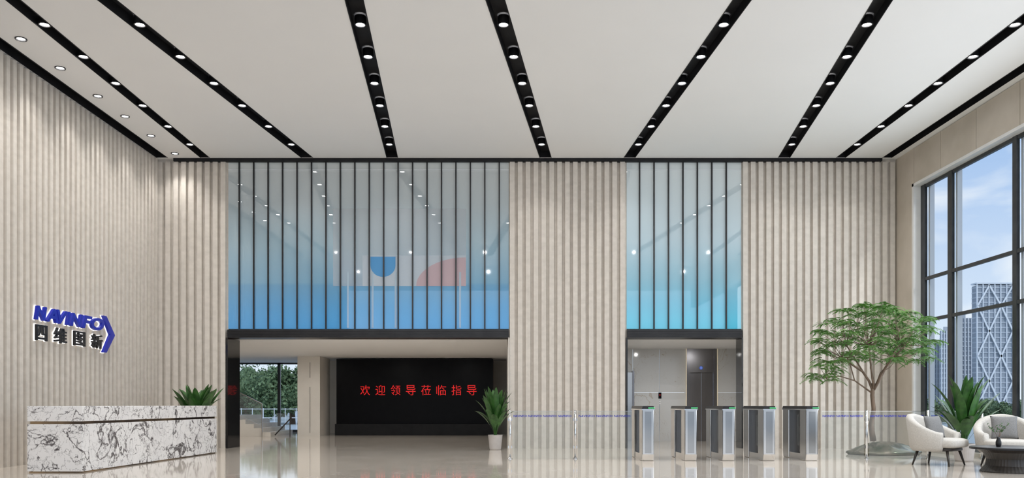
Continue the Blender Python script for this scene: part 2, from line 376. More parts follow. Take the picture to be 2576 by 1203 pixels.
# ---------------------------------------------------------------- hall behind the left opening
bm = NB(); box(bm, -11, .4, 20.06, 32, HB, HB+.1); struct('ceiling_hall', bm, M['plaster'])
bm = NB(); box(bm, -.12, .3, 20.06, 30, 0, HB); struct('wall_hall_right', bm, M['stone_light'])
bm = NB(); box(bm, -6.9, .3, 30, 30.2, 0, HB); struct('wall_hall_back', bm, M['stone_light'])
bm = NB(); box(bm, -11.3, -11, 20.06, 32, 0, HB); box(bm, -11.3, OX[0]-.03, 20.06, 20.3, 0, HB); struct('wall_hall_left', bm, M['stone_light'])
w2 = bpy.data.objects.new('window_2', None); C.objects.link(w2); w2['kind'] = 'structure'
bm = NB()
for X in (-11, -8.77, -7.55): box(bm, X-.05, X+.05, 31.4, 31.5, 0, HB)
box(bm, -11, -7.0, 31.4, 31.5, 0, .08); box(bm, -11, -7, 31.4, 31.5, HB-.06, HB)
obj('window_frame', bm, M['frame'], w2)
bm = NB(); box(bm, -11, -7, 31.44, 31.45, 0, HB); obj('window_glass', bm, M['glass'], w2)
bm = NB(); box(bm, -6.99, -6.26, 27.2, 28.7, 0, HB-.001)
struct('wall_pillar', bm, M['stone_light'])
bm = NB(); box(bm, -6.585, -6.575, 27.185, 27.2, .1, 1.6); box(bm, -6.585, -6.575, 27.185, 27.2, 1.9, 2.4); struct('trim_17', bm, M['bronze'])
t = thing('led_screen', 'large black display wall showing red characters in the hall beyond', 'screen', (-3.275, 28.1, 0))
def loc_box(parent, *b):
    bm = NB(); box(bm, *b); bmesh.ops.translate(bm, verts=bm.verts, vec=-Vector(parent.location)); return bm
obj('screen_panel', loc_box(t, -5.91, -.64, 28.1, 28.6, .38, 2.56), M['screen'], t)
obj('base_ledge', loc_box(t, -5.91, -.64, 27.85, 28.6, 0, .38), M['ledge'], t)
xs = [918.5+38.3*i for i in range(8)]
for ch, x in zip('欢迎领导莅临指导', xs):
    me = text_mesh(ch, .33, .34)
    o = obj('character', me, M['red'], t); o.rotation_euler = (PI/2,0,0)
    o.location = Vector((px(x,28.09), 28.09, pz(982,28.09))) - t.location
t = thing('staircase', 'pale stone steps rising to the left by the hall window', 'stairs', (-8.6, 27, 0))
for i in range(5):
    obj('step', loc_box(t, -10.95, -7.75-.27*i, 26.8, 29.5, .135*i, .135*(i+1)), M['stone_light'], t)
t = thing('glass_railing', 'glass stair railing with dark handrail beside the beige pillar', 'railing', (-7.4, 26.75, 0))
bm = NB(); prism(bm, [(-7.55,26.7,.1),(-7.1,26.7,.1),(-7.1,26.7,.75),(-7.55,26.7,.75)], (0,.012,0)); bmesh.ops.translate(bm, verts=bm.verts, vec=-Vector(t.location)); obj('glass_pane', bm, M['barrier'], t)
bm = NB(); bar(bm, (-7.58,26.7,.05), (-7.05,26.7,.62), .035); bar(bm, (-7.1,26.7,0), (-7.1,26.7,.78), .025); bmesh.ops.translate(bm, verts=bm.verts, vec=-Vector(t.location)); obj('handrail', bm, M['wood_dark'], t)
t = thing('glass_railing', 'sloping glass balustrade rising along the pale stone steps', 'railing', (-8.9, 26.7, 0))
bm = NB(); prism(bm, [(-8.0,26.72,.35),(-9.9,26.72,1.25),(-9.9,26.72,2.0),(-8.0,26.72,1.05)], (0,.012,0)); bmesh.ops.translate(bm, verts=bm.verts, vec=-Vector(t.location)); obj('glass_pane', bm, M['barrier'], t)
bm = NB(); bar(bm, (-8.0,26.72,1.05), (-9.9,26.72,2.0), .03); bar(bm, (-8.0,26.72,0), (-8.0,26.72,1.05), .025); bmesh.ops.translate(bm, verts=bm.verts, vec=-Vector(t.location)); obj('handrail', bm, M['chrome'], t)

# ---------------------------------------------------------------- lift lobby
EY = 23.5
bm = NB(); box(bm, 2.3, 7.0, 20.06, EY+.4, HB, HB+.1); struct('ceiling_lift_lobby', bm, M['plaster'])
bm = NB()
xs = [2.3, 3.40, 4.15, 4.91]
for a, b in zip(xs, xs[1:]):
    box(bm, a+.006, b-.006, EY, EY+.1, 0, 1.36); box(bm, a+.006, b-.006, EY, EY+.1, 1.372, HB)
box(bm, 5.76, 6.8, EY, EY+.1, 0, 1.36); box(bm, 5.76, 6.8, EY, EY+.1, 1.366, HB)
box(bm, 4.85, 5.8, EY+.09, EY+.1, 2.5, HB)
struct('wall_lift_lobby_back', bm, M['marble_gold'])
bm = NB(); box(bm, 6.6, 6.8, 20.06, EY+.1, 0, HB); box(bm, 2.3, 2.5, 20.06, EY+.1, 0, HB); struct('wall_lift_lobby_side', bm, M['marble_gold'])
t = thing('elevator', 'dark bronze lift doorway in the marble wall behind the turnstiles', 'elevator', (5.335, EY, 0))
bm = NB()
for b in ((4.91,5.0,EY-.04,EY+.3,0,HB),(5.68,5.76,EY-.04,EY+.3,0,HB),(5.0,5.68,EY-.02,EY+.3,1.93,HB)): box(bm, *b)
bmesh.ops.translate(bm, verts=bm.verts, vec=-Vector(t.location)); obj('portal_frame', bm, M['bronze'], t)
obj('door_leaf', loc_box(t, 5.0, 5.336, EY+.05, EY+.1, 0, 1.93), M['bronze'], t)
obj('door_leaf', loc_box(t, 5.344, 5.68, EY+.05, EY+.1, 0, 1.93), M['bronze'], t)
bm = NB(); lathe(bm, [(.045,0),(.045,.01)], 24); o = obj('floor_indicator', bm, M['blue_led'], t); o.rotation_euler = (PI/2,0,0); o.location = (px(1763,EY)-5.335, -.025, 2.06)
for s_ in (1,-1):
    bm = NB(); prism(bm, [(-.02,0,.01*s_),(.02,0,.01*s_),(0,0,.032*s_)], (0,-.004,0)); a = obj('arrow', bm, M['white'], t); a.location = (px(1763,EY)-5.335, -.036, 2.06)
bm = NB()
for X in (4.89, 5.765): box(bm, X, X+.018, EY-.05, EY-.005, 0, HB)
struct('trim_18', bm, M['warm_line'])
t = thing('call_panel', 'small black call panel with red digit left of the lift', 'call panel', (px(1660,EY), EY, 1.1))
obj('display', loc_box(t, px(1656.5,EY), px(1663.5,EY), EY-.02, EY, pz(1003,EY), pz(988,EY)), M['screen'], t)
me = text_mesh('1', .015, .05); o = obj('digit', me, M['red'], t); o.rotation_euler = (PI/2,0,0); o.location = (0,-.022,pz(994,EY)-1.1)
for s_ in (1,-1):
    bm = NB(); prism(bm, [(-.03,0,.012*s_),(.03,0,.012*s_),(0,0,.055*s_)], (0,-.006,0)); a = obj('arrow', bm, M['white'], t); a.location = (0,-.003,pz(1013,EY)-1.1)
t = thing('metal_door', 'grey metal door at the left end of the lift lobby', 'door', (3.15, EY-.05, 0))
obj('door_leaf', loc_box(t, 2.75, 3.38, EY-.05, EY-.01, 0, 1.93), M['steel_dark'], t)
bm = loc_box(t, 3.38, 3.43, EY-.08, EY-.01, 0, 1.98); obj('door_frame', bm, M['bronze'], t)

# ---------------------------------------------------------------- downlights
def downlight_proto():
    t = thing('downlight', '', 'ceiling light', (0,0,CZ), 0, 'ceiling downlights')
    bm = NB(); n = 24
    lathe(bm, [(.085,.12),(.088,0),(.088,-.012),(.072,-.012),(.062,.03),(.062,.05)], n, cap=False)
    obj('housing', bm, M['black'], t, smooth=False)
    bm = NB(); lathe(bm, [(.06,.012),(.055,.0),(.03,-.006),(.002,-.008)], n); obj('lens', bm, M['lens'], t, smooth=True)
    return t
dproto = downlight_proto(); first = True
DY = [18.56, 17.36, 16.15, 15.03, 13.88, 12.71]
rows = [('in plain ceiling along the left wall', None, [19.17,17.9,16.7,15.6,14.3,13.16]),
        ('in the first lamp slot from left', slots[1], DY),
        ('in the second lamp slot from left', slots[2], DY), ('in the third lamp slot from left', slots[3], DY),
        ('in the fourth lamp slot from left', slots[4], DY), ('in the fifth lamp slot from left', slots[5], DY),
        ('in the sixth lamp slot from left', slots[6], DY), ('in the rightmost lamp slot', slots[7], DY)]
for lab, sl, dys in rows:
    for k, y in enumerate(dys):
        X = -7.74 if sl is None else sl[0]+(sl[1]-sl[0])*(y-YA)/(YB-YA)
        z = CZ-.002 if sl is None else CZ+.02
        L_ = 'round downlight %s, %s' % (lab, ORD[k])
        if first: dproto.location = (X,y,z); dproto['label'] = L_; first = False
        else: dup(dproto, (X,y,z), L_)
        ld = bpy.data.lights.new('spot', 'SPOT'); ld.energy = 75; ld.spot_size = math.radians(110); ld.spot_blend = 1; ld.shadow_soft_size = .05; ld.color = (1,.975,.945)
        lo = bpy.data.objects.new('spot_lamp', ld); C.objects.link(lo); lo.location = (X,y,z-.05)

# ---------------------------------------------------------------- reception desk
t = thing('reception_desk', 'long white marble reception desk with black veins and brass groove', 'desk', (-6.86, 15.1, 0))
def desk(g, z0, z1):
    bm = NB(); P = [(-7.30+g,12.57+g),(-6.47-g,12.57+g),(-6.27-g,17.72-g),(-7.12+g,17.72-g)]
    prism(bm, [(x+6.86,y-15.1,z0) for x,y in P], (0,0,z1-z0)); return bm
obj('lower_body', desk(0,.02,.735), M['marble'], t, bevel=.004)
obj('upper_band', desk(0,.775,1.005), M['marble'], t, bevel=.004)
obj('brass_groove', desk(.03,.735,.775), M['brass'], t)
obj('plinth', desk(.02,0,.02), M['brass'], t)

# ---------------------------------------------------------------- wall sign
t = thing('wall_sign', 'backlit blue and black lettering with arrow on the left fluted wall', 'sign', (WX0+.065, 15.6, 2.45))
def on_left(me, name, m, yc, zc, dx, parent):
    o = obj(name, me, m, parent); o.rotation_euler = (PI/2, 0, PI/2); o.location = (dx, yc-15.6, zc-2.45); return o
ed = [(71,100),(99,129),(125,153),(150,161),(160,192),(190,216),(213,246)]
def yl(x): return -WX0*F/(CX-x)
for ch, (a, b) in zip('NAVINFO', ed):
    ya, yb = yl(a), yl(b); wd = yb-ya
    on_left(text_mesh(ch, wd-.015, .25, .05, .2, .013), 'letter', M['letter_blue'], (ya+yb)/2, 2.625, .02, t)
    on_left(text_mesh(ch, wd+.005, .27, .006, .2, .023), 'halo_glow_outline', M['halo'], (ya+yb)/2, 2.625, .004, t)
for ch, (a, b) in zip('四维图新', [(75,103),(122,153),(172,200),(217,244)]):
    ya, yb = yl(a), yl(b); wd = yb-ya
    on_left(text_mesh(ch, wd+.02, .30, .006, 0, .015), 'halo_glow_outline', M['halo'], (ya+yb)/2, 2.285, .004, t)
    on_left(text_mesh(ch, wd, .28, .035, 0, .005), 'character', M['letter_black'], (ya+yb)/2, 2.285, .02, t)
def chev(g, x0, x1):
    bm = NB(); P = [(16.78-g,2.82+g),(16.92+g,2.82+g),(17.28+g,2.46),(16.92+g,2.08-g),(16.78-g,2.08-g),(17.08-g,2.46)]
    prism(bm, [(x0,y-15.6,z-2.45) for y,z in P], (x1-x0,0,0)); return bm
obj('halo_glow_outline', chev(.012,.004,.010), M['halo'], t); obj('arrow', chev(0,.02,.07), M['letter_blue'], t)

# ---------------------------------------------------------------- turnstiles
def turnstile_proto():
    t = thing('turnstile', '', 'turnstile', (0,0,0), 0, 'turnstiles before the lift lobby')
    W, Ln = .11, .66
    for s_ in (-1,1):
        y0, y1 = (-Ln, -Ln+.34) if s_ < 0 else (Ln-.34, Ln)
        bm = NB()
        prism(bm, [(-W,y0+.03*(s_<0),0),(-W,y1-.03*(s_>0),0),(-W,y1,.12),(-W,y1,.94),(-W,y0,.94),(-W,y0,.12)], (2*W,0,0))
        o = obj('pedestal', bm, M['steel'], t, bevel=.015)
        bm = NB(); box(bm, -.06,.06, -Ln-.004 if s_<0 else Ln, -Ln if s_<0 else Ln+.004, .14, .90); obj('end_panel', bm, M['steel_dark'], t)
    bm = NB(); box(bm, -.03,.03, -Ln+.34, Ln-.34, .12, .94); obj('centre_panel', bm, M['black'], t)
    bm = NB(); box(bm, -.095,.095, -Ln+.34, Ln-.34, 0, .12); obj('base_box', bm, M['steel'], t)
    bm = NB(); prism(bm, [(-.115,-Ln-.02,.95),(-.10,-Ln-.02,1.0),(.10,-Ln-.02,1.0),(.115,-Ln-.02,.95)], (0,2*Ln+.04,0)); obj('top_cover', bm, M['black'], t, bevel=.004)
    bm = NB(); box(bm, -.117,.117, -Ln-.01, Ln+.01, .925, .95); obj('steel_rim', bm, M['chrome'], t)
    bm = NB(); box(bm, 0,.118, -Ln-.026, -Ln+.30, .962, .972); obj('indicator_strip', bm, M['green'], t)
    for s_ in (-1,1):
        bm = NB(); prism(bm, [(s_*.03,-.16,.25),(s_*.03,.0,.25),(s_*.03,.02,.35),(s_*.03,.02,.82),(s_*.03,-.16,.88)], (s_*.012,0,0)); obj('flap', bm, M['barrier'], t)
        bm = NB(); tube(bm, [(s_*.045,-.17,.14),(s_*.045,-.17,.92)], .018, 12); obj('flap_post', bm, M['chrome'], t)
        bm = NB(); box(bm, s_*.03 if s_>0 else -.06, .06 if s_>0 else -.03, -.19, -.10, .62, .66); obj('hinge', bm, M['black'], t)
    return t
tp = turnstile_proto()
TX = [2.48, 3.26, 3.95, 4.69, 5.47]
TL = ['steel turnstile joined to the left glass barrier, leftmost of five','steel turnstile second from the left glass barrier','steel turnstile in the middle of the row of five',
      'steel turnstile next to the right end turnstile','steel turnstile joined to the right glass barrier, rightmost of five']
for i, X in enumerate(TX):
    if i == 0: tp.location = (X, 15.87, 0); tp['label'] = TL[0]
    else: dup(tp, (X, 15.87, 0), TL[i])

# ---------------------------------------------------------------- glass barriers
BYY = 15.8
posts = [(1283,'by the doorway plant, left end of the left barrier'),(1447,'in the middle of the left glass barrier'),(2180,'in front of the tree, on the right glass barrier'),(2334,'behind the left armchair'),(2470,'beside the right armchair near the window')]
def post_proto():
    t = thing('barrier_post', '', 'post', (0,0,0), 0, 'steel barrier posts')
    bm = NB(); tube(bm, [(0,0,.01),(0,0,.92)], .022, 14); obj('shaft', bm, M['chrome'], t, smooth=True)
    bm = NB(); lathe(bm, [(.045,0),(.045,.015),(.025,.03)], 20); obj('foot', bm, M['steel'], t)
    for z in (.2,.72):
        bm = NB(); box(bm, -.04,.04,-.014,.014,z,z+.05); obj('clamp', bm, M['steel'], t)
    return t
pp = post_proto()
for i, (x, l) in enumerate(posts):
    L_ = 'slim round steel post '+l
    if i == 0: pp.location = (px(x,BYY),BYY,0); pp['label'] = L_
    else: dup(pp, (px(x,BYY),BYY,0), L_)
panels = [(1283,1447,'clear glass barrier panel with blue lettering beside the doorway plant'),(1447,1595,'clear glass barrier panel with blue lettering beside the leftmost turnstile'),
          (2060,2180,'clear glass barrier panel between rightmost turnstile and the tree'),(2180,2334,'clear glass barrier panel in front of the tree and mirrored mound'),(2334,2470,'clear glass barrier panel behind the armchair and large leafy plant')]
for a, b, l in panels:
    X0, X1 = px(a,BYY)+.047, px(b,BYY)-.047; xc = (X0+X1)/2
    t = thing('glass_barrier', l, 'glass barrier', (xc, BYY, 0), 0, 'glass barrier panels')
    bm = NB(); box(bm, X0-xc, X1-xc, -.005, .005, 0.001, .90); obj('glass_pane', bm, M['barrier'], t)
    bm = NB(); box(bm, X0-xc, X1-xc, -.007, .007, .90, .907); obj('top_edge', bm, M['steel'], t)
    k = max(1, round((X1-X0)/.30))
    me = text_mesh(' '.join(['NAVINFO>']*k), X1-X0-.04, .040, 0, 0, .0015); o = obj('lettering', me, M['letter_blue'], t); o.rotation_euler = (PI/2,0,0); o.location = (0,-.008,pz(1047,BYY))

# ---------------------------------------------------------------- broad leafed plants
def leaf(bm, base, az, el, length, width, droop, n=12):
    p = Vector(base); h = Vector((math.cos(az), math.sin(az), 0)); side = Vector((-math.sin(az), math.cos(az), 0)); prev = None
    for i in range(n+1):
        t_ = i/n; e = el-droop*t_*t_
        d = h*math.cos(e)+Vector((0,0,1))*math.sin(e); nrm = Vector((0,0,1))*math.cos(e)-h*math.sin(e)
        if t_ < .3: wd = .008
        else:
            u_ = (t_-.3)/.7; wd = width*.5*(math.sin(PI*min(1,u_**.8)))**.6+.002
        row = [bm.verts.new(p+side*wd+nrm*wd*.3), bm.verts.new(p), bm.verts.new(p-side*wd+nrm*wd*.3)]
        if prev:
            bm.faces.new((prev[0],row[0],row[1],prev[1])); bm.faces.new((prev[1],row[1],row[2],prev[2]))
        prev = row; p = p+d*length/n
def plant(loc, label, H, R, pot_r, pot_h, nl=22, seed=1, lw=.14, spread=0):
    random.seed(seed)
    t = thing('potted_plant', label, 'plant', loc)
    bm = NB(); lathe(bm, [(pot_r*.72,0),(pot_r*.8,.02),(pot_r,pot_h),(pot_r*.93,pot_h),(pot_r*.9,pot_h-.04)], 32); obj('pot', bm, M['pot'], t, smooth=False)
    bm = NB(); lathe(bm, [(pot_r*.88,pot_h-.03),(pot_r*.5,pot_h-.015),(.01,pot_h-.01)], 24); obj('soil', bm, M['soil'], t)
    bm = NB()
    for i in range(nl):
        az = i*2.4+random.uniform(-.3,.3); f = i/nl
        el = math.radians(random.uniform(78-spread,88) if f > .6 else random.uniform(56,80))
        ln = (H-pot_h)*(random.uniform(.75,1.0) if f > .4 else random.uniform(.45,.8))*1.03
        dr = random.uniform(.1,.55) if f > .5 else random.uniform(.3,.9)
        ln = min(ln, R/max(.1, math.cos(el-.3*dr))*1.0+.1)
        leaf(bm, (.03*math.cos(az),.03*math.sin(az),pot_h-.02+ (H-pot_h)*.12*random.random()), az, el, ln, lw*random.uniform(.8,1.15), dr)
    obj('foliage', bm, M['leaf'], t, smooth=True, recalc=False)
    bm = NB()
    for k in range(4):
        a = k*1.6; tube(bm, [(.02*math.cos(a),.02*math.sin(a),pot_h-.03),(.035*math.cos(a),.035*math.sin(a),pot_h+.22)], [.014,.009], 6)
    obj('stem', bm, M['leaf'], t)
    return t
plant((px(1246,19.0),19.0,0), 'leafy green plant in a grey pot beside the wide doorway', 1.42, .38, .165, .34, 34, 3, .14)
plant((px(2425,15.15),15.15,0), 'tall broad leafed plant in a pale pot between the armchairs', 1.50, .50, .19, .32, 40, 8, .17)
plant((px(495,18.4),18.4,0), 'dark leafed plant standing behind the marble desk far end', 1.50, .62, .2, .4, 46, 12, .19, 18)

# ---------------------------------------------------------------- tree on mirrored mound
random.seed(21)
TXc, TYc = 7.45, 17.2
t = thing('indoor_tree', 'slender tree with layered feathery green canopy on mirrored mound', 'tree', (TXc, TYc, .27))
bm = NB()
def P(x, y, dy=0): return (px(x,TYc)-TXc, dy, pz(y,TYc)-.27)
trunk = [P(2197,1110), P(2192,1070,.02), P(2198,1030,0), P(2193,995,-.02), P(2197,965)]
tube(bm, trunk, [.062,.050,.044,.040,.038], 10)
obj('trunk', bm, M['bark'], t, smooth=True)
pads = []
tiers = [(3.05,.0,.42,7),(2.92,.02,.80,12),(2.74,.05,1.08,17),(2.54,.08,1.22,20),(2.32,.05,1.25,19),(2.12,-.02,1.25,16),(1.95,-.05,1.15,10)]
for z, ox, r, n in tiers:
    for i in range(n):
        a = 2*PI*i/n+random.uniform(-.2,.2)+z*3; rr = r*(random.uniform(.78,1.0) if i%3 else random.uniform(.3,.6))
        x = ox+rr*math.cos(a); y = rr*.8*math.sin(a)
        if x > 1.28: x = 1.28
        pads.append((x, y, z-.27+random.uniform(-.05,.05)))
for x, y in ((2050,925),(2075,945),(2045,950),(2095,955),(2070,915),(2110,935),(2350,900),(2335,880),(2055,940),(2085,925)):
    p = P(x, y, random.uniform(-.3,.3)); pads.append(p)
random.seed(5)
bmb = NB(); bmf = NB()
mains = []
fork = Vector(P(2196,985))
for k in range(9):
    a = 2*PI*k/9; r_ = .62 if k%2 else .42
    mid = Vector((r_*.45*math.cos(a), r_*.4*math.sin(a), 1.62-.27+random.uniform(-.05,.1))); end = Vector((r_*1.25*math.cos(a), r_*math.sin(a), (1.98 if k%2 else 2.25)-.27))
    tube(bmb, [fork, (fork+mid)/2+Vector((.02,0,.02)), mid, end], [.026,.022,.018,.012], 6); mains.append(end); mains.append(mid)
for x, y in ((2075,950),(2130,900)):
    e = Vector(P(x,y)); m_ = Vector(P(2150,958)); tube(bmb, [Vector(P(2195,990)), m_, (m_+e)/2+Vector((0,0,.06)), e], [.018,.013,.010,.006], 6); mains.append(e)
for p in pads:
    p = Vector(p); m_ = min(mains, key=lambda q: (q-p).length+ (2 if q.z > p.z+.1 else 0))
    md = (m_+p)/2+Vector((random.uniform(-.05,.05),random.uniform(-.05,.05),-.05)); tube(bmb, [m_, md, p], [.009,.006,.003], 5)
    for f in range(8):
        az = 2*PI*f/8+random.uniform(-.3,.3); L_ = random.uniform(.17,.30); h = Vector((math.cos(az),math.sin(az),0)); sd = Vector((-h.y,h.x,0))
        up = random.uniform(.0,.3); q0 = p.copy(); q0.z += random.uniform(-.03,.05); roll = random.uniform(-.5,.5)
        for j in range(1,14):
            u_ = j/13; c = q0+h*L_*u_+Vector((0,0,up*L_*u_-.5*L_*u_*u_)); w_ = .070*math.sin(PI*(.15+.8*u_))+.012
            for s_ in (-1,1):
                tip = c+sd*s_*w_*math.cos(roll)+h*.02+Vector((0,0,-.016+s_*w_*math.sin(roll)*.6))
                if tip.x+TXc > 8.98: continue
                m2 = (c+tip)/2; hw = h*.0065+Vector((0,0,random.uniform(.002,.006)))
                bmf.faces.new([bmf.verts.new(v) for v in (c, m2-hw, tip, m2+hw)])
obj('branches', bmb, M['bark'], t, smooth=True); obj('foliage', bmf, M['leaf2'], t, recalc=False)
bm = NB(); n = 64; rings = []
for (r, z) in ((.70,0),(.75,.03),(.72,.07),(.62,.12),(.50,.17),(.34,.22),(.15,.262),(.001,.268)):
    rings.append([bm.verts.new((r*(1+.06*math.sin(3*a+1)+.03*math.sin(7*a)+.015*math.sin(13*a+z*30))*math.cos(a), r*.62*(1+.05*math.cos(4*a))*math.sin(a), z+(.014*math.sin(5*a+z*20)+.006*math.sin(11*a) if .02 < z < .26 else 0))) for a in [2*PI*k/n for k in range(n)]])
for a, b in zip(rings, rings[1:]):
    for k in range(n): bm.faces.new((a[k],a[(k+1)%n],b[(k+1)%n],b[k]))
bm.faces.new(rings[0][::-1])
o = obj('mirrored_mound', bm, M['moss_rock'], smooth=True); o.location = (7.66, TYc, 0); tag(o, 'low mirror polished mossy rock mound at the foot of the tree', 'planter')

# ---------------------------------------------------------------- armchairs (face local -Y)
def armchair(label, loc, rz):
    t = thing('armchair', label, 'armchair', loc, rz, 'lounge armchairs')
    bm = NB(); N = 36; loops = []
    for i in range(N+1):
        a = math.radians(-128+256*i/N); c = math.cos(a)
        k = max(0, min(1, (c+.55)/1.55)); top = .56+.31*k**1.3
        lean = 1+.10*k
        def pt(r, z, ln=1): return (math.sin(a)*r*1.02*ln, math.cos(a)*r*ln+.02, z)
        ro, ri = .41, .31
        loops.append([bm.verts.new(v) for v in (pt(ro-.05,.24), pt(ro,.30), pt(ro+.015,.45), pt(ro+.02,top-.04,lean), pt(ro,top-.005,lean), pt((ro+ri)/2,top,lean), pt(ri+.01,top-.02,lean), pt(ri,top-.06,lean), pt(ri,.36), pt(ri-.02,.26))])
    m_ = len(loops[0])
    for a, b in zip(loops, loops[1:]):
        for k in range(m_): bm.faces.new((a[k], a[(k+1)%m_], b[(k+1)%m_], b[k]))
    bm.faces.new(loops[0][::-1]); bm.faces.new(loops[-1])
    obj('curved_back', bm, M['fabric'], t, smooth=True)
    bm = NB(); rbox(bm, (0,-.06,.38), (.70,.74,.17), .45); obj('seat', bm, M['fabric'], t, smooth=True)
    bm = NB(); rbox(bm, (0,-.02,.275), (.60,.64,.07), .4); obj('seat_frame', bm, M['wood_dark'], t, smooth=True)
    for sx, sy in ((-1,-1),(1,-1),(-1,1),(1,1)):
        bm = NB(); tube(bm, [(sx*.24,sy*.24-.02,.26),(sx*.31,sy*.30-.02,0.0)], [.026,.013], 10); obj('leg', bm, M['wood_dark'], t, smooth=True)
    return t
rz1 = math.radians(40)
armchair('cream armchair turned sideways left of the tall potted plant', (7.26, 14.25, 0), rz1)
armchair('cream armchair facing forward at the right edge behind the coffee table', (8.12, 13.75, 0), math.radians(-22))
def pillow(label, c, rz):
    bm = NB(); mt = Matrix.Rotation(rz, 3, 'Z') @ Matrix.Rotation(math.radians(-18), 3, 'X')
    N = 14; g = [[], []]
    for side in (0,1):
        for i in range(N+1):
            row = []
            for j in range(N+1):
                u_, v_ = -1+2*i/N, -1+2*j/N; th = .075*((1-u_*u_)*(1-v_*v_))**.45
                row.append(bm.verts.new(mt @ Vector((.20*u_*(1-.08*(1-v_*v_)*abs(u_)), (th if side else -th), .20*v_*(1-.08*(1-u_*u_)*abs(v_))))))
            g[side].append(row)
        for i in range(N):
            for j in range(N): bm.faces.new((g[side][i][j], g[side][i+1][j], g[side][i+1][j+1], g[side][i][j+1]))
    bmesh.ops.remove_doubles(bm, verts=bm.verts, dist=1e-4)
    o = obj('throw_pillow', bm, M['pillow'], smooth=True); o.location = c; tag(o, label, 'pillow', 'grey pillows on the armchairs'); return o
d1 = Vector((-math.sin(rz1), math.cos(rz1), 0))
pillow('grey square pillow on the armchair left of the tall plant', Vector((7.26,14.25,.65))+d1*.05, rz1-.25)
r2 = math.radians(-22); d2 = Vector((-math.sin(r2), math.cos(r2), 0))
pillow('grey square pillow on the armchair at the right edge', Vector((8.12,13.75,.65))+d2*.07, r2)

# coffee table
t = thing('coffee_table', 'round black coffee table with flared dark base in front of the armchairs', 'coffee table', (7.60, 12.75, 0))
bm = NB(); lathe(bm, [(.52,.345),(.545,.352),(.545,.378),(.53,.385)], 64); obj('table_top', bm, M['black'], t)
bm = NB(); lathe(bm, [(.40,0),(.40,.015),(.33,.10),(.31,.20),(.36,.30),(.42,.345)], 96, wob=.01, wn=1); obj('base', bm, M['wood_dark'], t)
t = thing('vase', 'small dark vase with thin leafy sprigs on the coffee table', 'vase', (7.46, 12.80, .385))
bm = NB(); lathe(bm, [(.03,0),(.04,.03),(.04,.07),(.022,.13),(.025,.15)], 24); obj('vase_body', bm, M['letter_black'], t, smooth=True)
random.seed(3); bm = NB(); bl = NB()
for k in range(7):
    a = random.uniform(0,2*PI); e = Vector((.17*math.cos(a), .1*math.sin(a), random.uniform(.25,.36))); m_ = Vector((e.x*.3, e.y*.3, .22)); tube(bm, [Vector((0,0,.1)), m_, e], [.0025,.002,.0015], 5)
    for j in range(9):
        c = m_.lerp(e, j/8); az = random.uniform(0,2*PI); v = Vector((math.cos(az),math.sin(az)*.6,.5))*.035
        bl.faces.new([bl.verts.new(q_) for q_ in (c, c+v*.5+Vector((0,0,.008)), c+v, c+v*.5-Vector((0,0,.008)))])
obj('twigs', bm, M['bark'], t); obj('sprig_leaves', bl, M['leaf'], t, recalc=False)

# ---------------------------------------------------------------- outside
def tree_out(name, label, cat, loc, R, H, trunk_h, n, seed, group, ls=.3):
    random.seed(seed); t = thing(name, label, cat, loc, 0, group)
    bm = NB(); tube(bm, [(0,0,0),(.05,0,trunk_h*.5),(0,.05,trunk_h+H*.3)], [R*.08,R*.06,R*.04], 8); obj('trunk', bm, M['bark'], t)
    bm = NB(); blobs = [(Vector((random.uniform(-.6,.6)*R, random.uniform(-.5,.5)*R, trunk_h+H*random.uniform(.2,.8))), R*random.uniform(.32,.5)) for _ in range(16)]
    for _ in range(n):
        c, r = random.choice(blobs); d = Vector((random.gauss(0,1),random.gauss(0,1),random.gauss(0,1))).normalized()*r*random.uniform(.55,1.1)
        d.z *= .8; p = c+d; u_ = Vector((random.gauss(0,1),random.gauss(0,1),random.gauss(0,1))).normalized()*ls; v = u_.cross(Vector((random.gauss(0,1),random.gauss(0,1),random.gauss(0,1)))).normalized()*ls*.6
        bm.faces.new([bm.verts.new(q_) for q_ in (p-u_, p-v, p+u_, p+v)])
    for c, r in blobs: bmesh.ops.create_icosphere(bm, subdivisions=2, radius=r*.5, matrix=Matrix.Translation(c))
    obj('crown', bm, M['leaf3'], t, recalc=False)
for i, (x, Y, r, h, lab) in enumerate(((618,62,2.4,2.8,'small green tree left in the hall window above the steps'),(670,76,3.8,5.0,'middle green tree beside the hall window mullion'),(735,50,2.6,3.7,'right green tree seen through the hall window beside the pillar'))):
    tree_out('tree', lab, 'tree', (px(x,Y),Y,-.15), r, h, .2, 7000, 40+i, 'trees beyond the hall window', .12)
t = thing('outdoor_railing', 'thin white railing outside the hall window', 'railing', (px(690,38), 38, -.14))
bm = NB()
for z in (.55,.95): box(bm, -2.5, 2.5, -.015, .015, z, z+.03)
for k in range(11): box(bm, -2.5+.5*k-.012, -2.5+.5*k+.012, -.02, .02, 0, 1.0)
obj('rails', bm, M['tower_white'], t)
for i, (x, Y) in enumerate(((2345,52),(2395,56),(2440,50),(2495,57),(2545,52),(2590,55))):
    tree_out('shrub', 'round green shrub outside the tall window, %s from the left' % ['first','second','third','fourth','fifth','sixth'][i], 'shrub', (px(x,Y),Y,-.5), 1.15, 1.7, .2, 3000, 60+i, 'shrubs outside the tall windows', .07)
